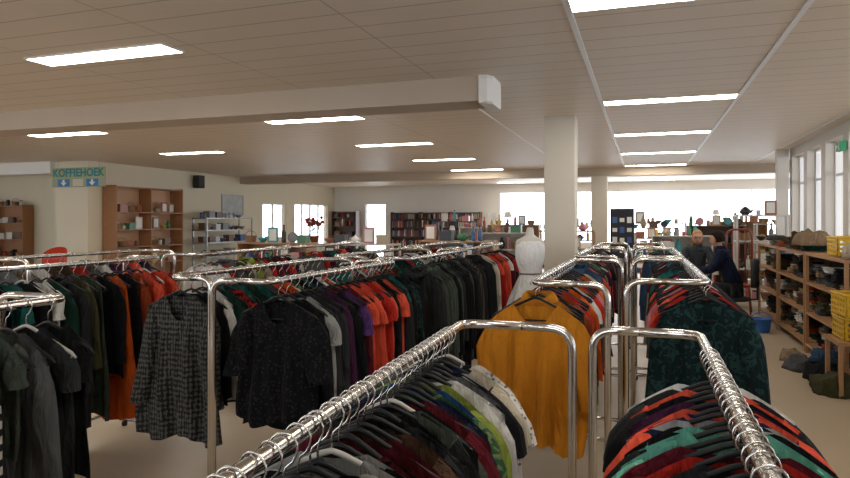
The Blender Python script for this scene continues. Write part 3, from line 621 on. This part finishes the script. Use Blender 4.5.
# speaker
s = empty('loudspeaker', (XL+.14, 15.2, 2.72), 0, 'small black loudspeaker mounted high on the cream wall', 'speaker')
MB().box(.03, 0, 0, .2, .26, .36).build('cabinet', speaker_black, s); MB().box(.135, 0, 0, .012, .22, .32).build('grille', plain('grille', (.04,.04,.04), .8, bump=.5, bscale=200), s); MB().box(-.1, 0, 0, .08, .06, .08).build('wall_bracket', metal_grey, s)
# framed picture
s = empty('framed_picture', (XL+.02, 17.0, 2.1), pi/2, 'framed pale grey landscape picture hanging on the cream wall', 'picture')
MB().box(0, 0, .3, 1.1, .03, .04).box(0, 0, -.3, 1.1, .03, .04).box(-.53, 0, 0, .04, .03, .56).box(.53, 0, 0, .04, .03, .56).build('frame', metal_grey, s)
MB().box(0, 0, 0, 1.02, .012, .56).build('picture', plain('picture canvas', (.45, .47, .45), .6, var=.5, bscale=5), s)
# exit sign
s = empty('exit_sign', (XR-.06, 10.5, 2.66), -pi/2, 'green emergency exit sign on the right wall', 'sign')
MB().box(0, 0, 0, .3, .05, .13).build('housing', emis('exit green', (.01, .2, .08), .4), s)
MB().ball(.02, -.03, .045, .014, .004, .014).add([(0,-.03,.03),(.04,-.03,.03),(.03,-.03,-.01),(.06,-.03,-.055),(.045,-.03,-.06),(.015,-.03,-.02),(-.01,-.03,-.06),(-.025,-.03,-.055),(.005,-.03,-.01)], [(0,8,7,6,5,4,3,2,1)]).add([(-.13,-.03,0),(-.08,-.03,.035),(-.08,-.03,.012),(-.04,-.03,.012),(-.04,-.03,-.012),(-.08,-.03,-.012),(-.08,-.03,-.035)], [(0,6,5,4,3,2,1)]).build('pictogram', paper, s)
# notice board
s = empty('notice_stand', (-.42, 13.5, 0), 0, 'tall black notice stand pinned with pale cards', 'notice stand')
MB().box(0, 0, 1.35, .46, .04, 1.0).build('board', plain('board black', (.012, .012, .02), .6), s); MB().tube([(0,.03,0.02),(0,.03,.9)], .02, 8).build('pole', metal_grey, s, True); MB().box(0,.03,.01,.4,.4,.02).build('base', metal_grey, s)
for i in range(3):
    for j in range(4): MB().box(-.14+.14*i, -.024, 1.02+.2*j, .09, .004, .12 if (i+j) % 2 else .08).build('card', MATS['goods blue'] if (i+j) % 3 == 0 else paper, s)
# counter and plant
s = empty('service_counter', (-8.6, 14.6, 0), 0, 'white service counter carrying the red flowering plant', 'counter')
MB().box(0, 0, .48, 2.2, .6, .96).build('counter_body', wsh, s); MB().box(0, 0, .98, 2.3, .7, .04).build('counter_top', pale_wood, s)
s = empty('potted_plant', (-8.0, 14.6, 1.0), 0, 'red flowering potted plant on the service counter', 'plant')
MB().lathe([(.08,0),(.12,.2),(.13,.2),(.13,.22),(.11,.22),(.1,.18)]).build('pot', MATS['goods terracotta'], s, True)
rg = random.Random(5); lf = MB(); fl = MB()
for i in range(60):
    a = rg.uniform(0, 2*pi); r = rg.uniform(.05, .3); z = .25+rg.uniform(0, .35); q = Vector((r*cos(a), r*sin(a), z)); dx = Vector((cos(a), sin(a), .3))*.08; pr = Vector((-sin(a), cos(a), 0))*.035
    lf.add([q-dx, q+pr, q+dx, q-pr], [(0,1,2,3)])
for i in range(16):
    a = rg.uniform(0, 2*pi); r = rg.uniform(.0, .26); fl.ball(r*cos(a), r*sin(a), .5+rg.uniform(0, .2), .045, n=7)
lf.build('leaves', plain('leaf green', (.04, .16, .03), .5), s); fl.build('flowers', MATS['goods red'], s, True)
good('box', 'yellow', -9.2, 14.5, 1.0, 0, 'yellow lidded box on the service counter', None, (1.3,1,1.2))

# chairs
def chair(name, label, x, y, rz, mat, sh=.46, top=.95, arms=False, z=0):
    e = empty(name, (x, y, z), rz, label, 'chair')
    MB().lathe([(.2,0),(.225,.01),(.225,.035),(.2,.045)], z=sh-.04, n=24, cap1=True).build('seat', mat, e, True)
    for a in (-1, 1):
        for b in (-1, 1): MB().tube([(a*.16, b*.16, sh-.03), (a*.2, b*.2, .0)], [.016, .012], 8).build('leg', mat, e, True)
    m = MB().tube(fillet([(-.2,-.17,sh),(-.21,-.22,top),(.21,-.22,top),(.2,-.17,sh)], .16, 10), .018, 8); m.build('back_frame', mat, e, True)
    m = MB()
    for q in (-.1, 0, .1): m.tube([(q, -.18, sh), (q, -.22, top-.02)], .009, 6)
    m.build('back_spindles', mat, e, True)
    return e
redp = plain('red lacquer', (.6, .05, .02), .3)
def panel_chair(x, y):
    e = empty('red_chair', (x, y, 0), radians(200), 'bright red chair with rounded back in the coffee corner', 'chair')
    MB().loft([ell(0, 0, z, a, a) for z, a in ((.45,.18),(.47,.21),(.5,.21),(.515,.18))]).build('seat', redp, e, True)
    R = []
    for k in range(13):
        a = -pi*.55+pi*1.1*k/12-pi/2; R.append([(.21*cos(a), .21*sin(a), .55), (.23*cos(a), .23*sin(a), .55), (.24*cos(a), .24*sin(a), .80+.26*cos((k-6)/6*1.2)), (.22*cos(a), .22*sin(a), .80+.26*cos((k-6)/6*1.2))])
    MB().loft(R).build('backrest', redp, e, True)
    for a in (-1, 1):
        for b in (-1, 1): MB().tube([(a*.13, b*.13, .46), (a*.18, b*.18, 0)], .013, 8).build('leg', metal_grey, e, True)
panel_chair(-11.5, 10.0)
chair('wooden_chair', 'reddish wooden spindle-back chair behind the seated man', 1.55, 12.3, radians(170), red_wood, top=1.45, sh=.5)

# desk + monitor
s = empty('desk', (.35, 11.0, 0), 0, 'wooden desk in front of the seated people', 'desk')
MB().box(0, 0, .755, .75, 1.3, .03).build('desktop', pale_wood, s)
for a in (-1, 1):
    for b in (-1, 1): MB().box(a*.33, b*.6, .37, .04, .04, .74).build('leg', metal_grey, s)
s = empty('monitor', (.35, 10.9, .77), radians(-70), 'white flat computer monitor on the desk', 'monitor')
MB().box(0, 0, .34, .5, .03, .32).build('housing', MATS['goods white'], s); MB().box(0, .018, .34, .46, .006, .28).build('screen', plain('screen', (.25,.35,.5), .2), s)
MB().tube([(0,-.01,.02),(0,-.01,.3)], .018, 8).build('neck', MATS['goods white'], s, True); MB().lathe([(.11,0),(.11,.012),(.02,.02)], n=20, cap1=True).build('base', MATS['goods white'], s, True)
# office chair
def office(x, y, rz, label):
    e = empty('office_chair', (x, y, 0), rz, label, 'office chair'); bk = plain('office black', (.015,.016,.02), .7)
    MB().loft([ell(0, 0, z, a, a*.95) for z, a in ((.40,.2),(.415,.24),(.44,.245),(.455,.22))]).build('seat', bk, e, True)
    MB().loft([[(u*a, -.27-.04*(1-u*u)*1+.025*v_, z) for u, v_ in ((-1,-1),(-.5,-1),(0,-1),(.5,-1),(1,-1),(1,1),(.5,1),(0,1),(-.5,1),(-1,1))] for z, a in ((.62,.18),(.7,.22),(.9,.22),(1.0,.2),(1.04,.15))]).build('backrest', bk, e, True)
    MB().tube([(0,-.1,.42),(0,-.31,.44),(0,-.31,.8)], .018, 8).build('back_support', bk, e, True)
    MB().tube([(0,0,.1),(0,0,.42)], .025, 10).build('gas_column', metal_grey, e, True)
    for k in range(5):
        a = 2*pi*k/5; sp = MB().tube([(0,0,.11),(.27*cos(a),.27*sin(a),.075)], [.022,.016], 8).build('base_arm', bk, e, True)
        MB().ball(.27*cos(a), .27*sin(a), .03, .03, n=10).build('caster', rubber, sp, True)
    for a in (-1, 1): MB().tube(fillet([(a*.2,0,.43),(a*.3,0,.45),(a*.3,0,.66),(a*.3,.16,.68)], .05), .014, 8).build('armrest', bk, e, True)
# ------------------------------------------------------------------ people
def skin_mesh(verts, edges, root, lvl=1):
    me = bpy.data.meshes.new('tmp'); names = list(verts); me.from_pydata([verts[n][0] for n in names], [(names.index(a), names.index(b)) for a, b in edges], [])
    o = bpy.data.objects.new('tmp', me); C.objects.link(o); o.modifiers.new('s', 'SKIN'); sd = o.modifiers.new('u', 'SUBSURF'); sd.levels = lvl+1
    for i, n in enumerate(names):
        r = verts[n][1]; r = r if isinstance(r, tuple) else (r, r); me.skin_vertices[0].data[i].radius = r; me.skin_vertices[0].data[i].use_root = (n == root)
    bpy.context.view_layer.update(); dg = bpy.context.evaluated_depsgraph_get(); m2 = bpy.data.meshes.new_from_object(o.evaluated_get(dg))
    V = [tuple(v.co) for v in m2.vertices]; F = [tuple(p.vertices) for p in m2.polygons]; bpy.data.objects.remove(o); return V, F
def person(x, y, rz, label, top, bottom, hair, hairstyle, headturn, lean=0, glasses=False, fem=False):
    e = empty('person', (x, y, 0), rz, label, 'person'); k = .9 if fem else 1
    J = {'pel': ((0,0,.60), .13), 'sp': ((0,.02+lean*.3,.8), (.125*k,.115)), 'ch': ((0,.04+lean*.7,1.0), (.15*k,.12)), 'up': ((0,.05+lean,1.12), (.12,.09)), 'nk': ((0,.07+lean*1.1,1.19), .056), 'hd': ((0,.09+lean*1.2,1.25), .055)}
    E = [('pel','sp'),('sp','ch'),('ch','up'),('up','nk'),('nk','hd')]
    for s, n in ((-1,'l'),(1,'r')):
        J.update({'s'+n: ((s*.175*k,.04+lean,1.115), .066), 'e'+n: ((s*.25,.14+lean,.87), .05), 'w'+n: ((s*.17,.40+lean,.83), .03), 'h'+n: ((s*.15,.47+lean,.825), (.032,.018)),
            'hp'+n: ((s*.1,.03,.56), .09), 'k'+n: ((s*.14,.44,.56), .064), 'a'+n: ((s*.14,.40,.11), .042), 't'+n: ((s*.15,.56,.04), .035)})
        E += [('up','s'+n),('s'+n,'e'+n),('e'+n,'w'+n),('w'+n,'h'+n),('pel','hp'+n),('hp'+n,'k'+n),('k'+n,'a'+n),('a'+n,'t'+n)]
    def scl(q, r):
        f = 1 if q in ('nk', 'hd', 'wl', 'wr', 'hl', 'hr') else .66
        return tuple(v*f for v in (r if isinstance(r, tuple) else (r, r)))
    V, F = skin_mesh({q: (p, scl(q, r)) for q, (p, r) in J.items()}, E, 'pel'); B = MB().add(V, F, 0)
    # hands: five fingers each
    for s in (-1, 1):
        wx, wy, wz = s*.15, .50+lean, .825
        for q, L in enumerate((.06, .07, .065, .05)):
            fx = wx+(-.024+.016*q)*-s
            B.tube([(fx, wy-.02, wz), (fx, wy+L*.45, wz+.006), (fx, wy+L*.8, wz-.012), (fx, wy+L, wz-.028)], [.0095, .009, .008, .006], 7)
        B.tube([(wx-s*.02, wy-.05, wz), (wx-s*.05, wy-.02, wz-.004), (wx-s*.055, wy+.01, wz-.015)], [.011, .01, .007], 7)
    # head
    hc = Vector((0, .105+lean*1.2, 1.325)); M = Matrix.Rotation(headturn, 4, 'Z') @ Matrix.Rotation(-.12, 4, 'X')
    def hp(p): return tuple(hc+M.to_3x3() @ Vector(p))
    n = 22; R = []
    for j in range(17):
        t = pi*(j+.2)/16.4; z = -.118*cos(t); rr = sin(t); ring = []
        for i in range(n):
            a = 2*pi*i/n; fx = .078*rr*cos(a); fy = .094*rr*sin(a)
            if z < -.02:
                q = (-.02-z)/.1; fx *= 1-.22*q; fy = fy*(1-.16*q) + (.014*q if sin(a) > 0 else 0)
            ang = abs(a-pi/2)
            if ang < .32 and -.05 < z < .03: fy += .03*(1-ang/.32)*(1-(z+.05)/.08)   # nose
            if .25 < ang < .65 and 0 < z < .03: fy -= .006                                              # eye sockets
            ring.append(hp((fx, fy, z)))
        R.append(ring)
    B.loft(R, 0)
    for s in (-1, 1):
        p = hp((s*.03, .083, .012)); B.ball(*p, .011, .008, .008, n=8, mi=2)
        p = hp((s*.078, -.002, -.005)); B.ball(*p, .012, .02, .032, n=8, mi=0)
    B.tube([hp((-.024, .083, -.06)), hp((0, .094, -.062)), hp((.024, .083, -.06))], .006, 6, 1)
    B.build('body', (skinm, lips, eyem), e, True, True)
    hm = plain('hair '+hairstyle, hair, .9, bump=.6, bscale=80, spec=.1)
    H = MB(); R = []; low = -.05 if hairstyle == 'short' else -.24
    for j in range(15):
        z = .137-(.137-low)*(j/14); ring = []
        zz = min(1, max(-.999, z/.139)); rr = sqrt(max(.02, 1-zz*zz)) if z > 0 else 1
        for i in range(26):
            a = 2*pi*i/26; ex, ey = .091*rr, .11*rr
            if z < -.05 and hairstyle == 'long': ex *= 1.05
            if hairstyle == 'short' and z < 0: ex *= 1+.6*z*2; ey *= 1+1.2*z
            px, py = ex*cos(a), ey*sin(a)-.012
            if sin(a) > 0 and z < .06: py = min(py, .012+.03*max(0, z)/.06)
            if hairstyle == 'long' and z < -.1: py = min(py, -.02)
            ring.append(hp((px*(1+.03*sin(11*a)), py*(1+.03*sin(9*a+z*20)), z)))
        R.append(ring)
    H.loft(R, 0, True, True).build('hair', hm, e, True)
    if glasses:
        g = MB()
        for s in (-1, 1): g.tube([hp((s*.032+.022*cos(t), .1, .012+.017*sin(t))) for t in [2*pi*i/14 for i in range(15)]], .0028, 5); g.tube([hp((s*.054, .1, .015)), hp((s*.08, .0, .01))], .0028, 5)
        g.tube([hp((-.01,.1,.014)), hp((.01,.1,.014))], .0028, 5)
        g.build('glasses', plastic, e, True)
    # clothing
    def grow(keys, add, caps=None):
        return {q: (J[q][0], tuple(r+add for r in (J[q][1] if isinstance(J[q][1], tuple) else (J[q][1],)*2))) for q in keys}
    K = ['pel','sp','ch','up','sl','el','wl','sr','er','wr']
    V, F = skin_mesh(grow(K, .02), [(a, b) for a, b in E if a in K and b in K], 'pel')
    MB().add(V, F).build('jacket' if not fem else 'cardigan', top, e, True)
    cy = .062+lean*1.04
    R = [ell(0, cy, z, a, b, 18) for z, a, b in ((1.12,.14,.105),(1.16,.105,.09),(1.19,.078,.074),(1.225,.07,.068),(1.225,.062,.06),(1.18,.06,.06))]
    MB().loft(R, 0, False, False).build('collar', top, e, True)
    K = ['pel','hpl','kl','al','hpr','kr','ar']
    V, F = skin_mesh(grow(K, .018), [(a, b) for a, b in E if a in K and b in K], 'pel')
    MB().add(V, F).build('trousers', bottom, e, True)
    for s in (-1, 1):
        MB().loft([[(s*.145+a*cos(2*pi*i/12), yy, max(0.0, zc+b*sin(2*pi*i/12))) for i in range(12)] for yy, zc, a, b in ((.33,.05,.03,.045),(.36,.055,.045,.06),(.45,.05,.048,.055),(.55,.035,.05,.04),(.62,.03,.04,.03),(.64,.03,.02,.015))]).build('shoe', rubber, e, True)
fabric('slate', (.05, .055, .065))
person(1.29, 10.65, radians(75), 'seated person in dark navy jacket with short dark hair, leaning to desk', MATS['f:navy'], MATS['f:charcoal'], (.02, .014, .01), 'short', .15, lean=.12)
office(1.29, 10.65, radians(75), 'black office chair under the person in the navy jacket')
person(.86, 11.8, radians(175), 'seated person with long fair hair, glasses and slate grey cardigan', MATS['f:slate'], MATS['f:denim blue'], (.42, .24, .11), 'long', .1, lean=.06, glasses=True, fem=True)
chair('side_chair', 'wooden chair under the fair-haired person', .86, 11.8, radians(175), dark_wood, sh=.455, top=.9)
# blue basket on floor
s = empty('blue_basket', (1.6, 10.3, 0), .2, 'blue plastic basket on the floor by the office chair', 'basket')
MB().lathe([(.1,0),(.11,.02),(.135,.2),(.145,.2),(.13,.19),(.1,.03),(.01,.02)], n=24).build('tub', plain('blue plastic', (.03,.15,.5), .4), s, True)
MB().tube([(.138*cos(t), 0, .2+.08*sin(t)) for t in [pi*i/10 for i in range(11)]], .006, 6).build('handle', plain('blue plastic', (.03,.15,.5), .4), s, True)

# ------------------------------------------------------------------ world, light, camera
w = bpy.data.worlds.new('World'); bpy.context.scene.world = w; w.use_nodes = True
bg = w.node_tree.nodes['Background']; bg.inputs[0].default_value = (.82, .90, 1, 1); bg.inputs[1].default_value = 5.5
cam = bpy.data.cameras.new('Camera'); cam.sensor_width = 36; cam.lens = 640/850*36; cam.shift_y = -18/850; cam.clip_start = .05
co = bpy.data.objects.new('Camera', cam); C.objects.link(co); co.location = (0, 0, 1.6); co.rotation_euler = (pi/2, 0, radians(18.9))
bpy.context.scene.camera = co
bpy.context.scene.view_settings.view_transform = 'Standard'
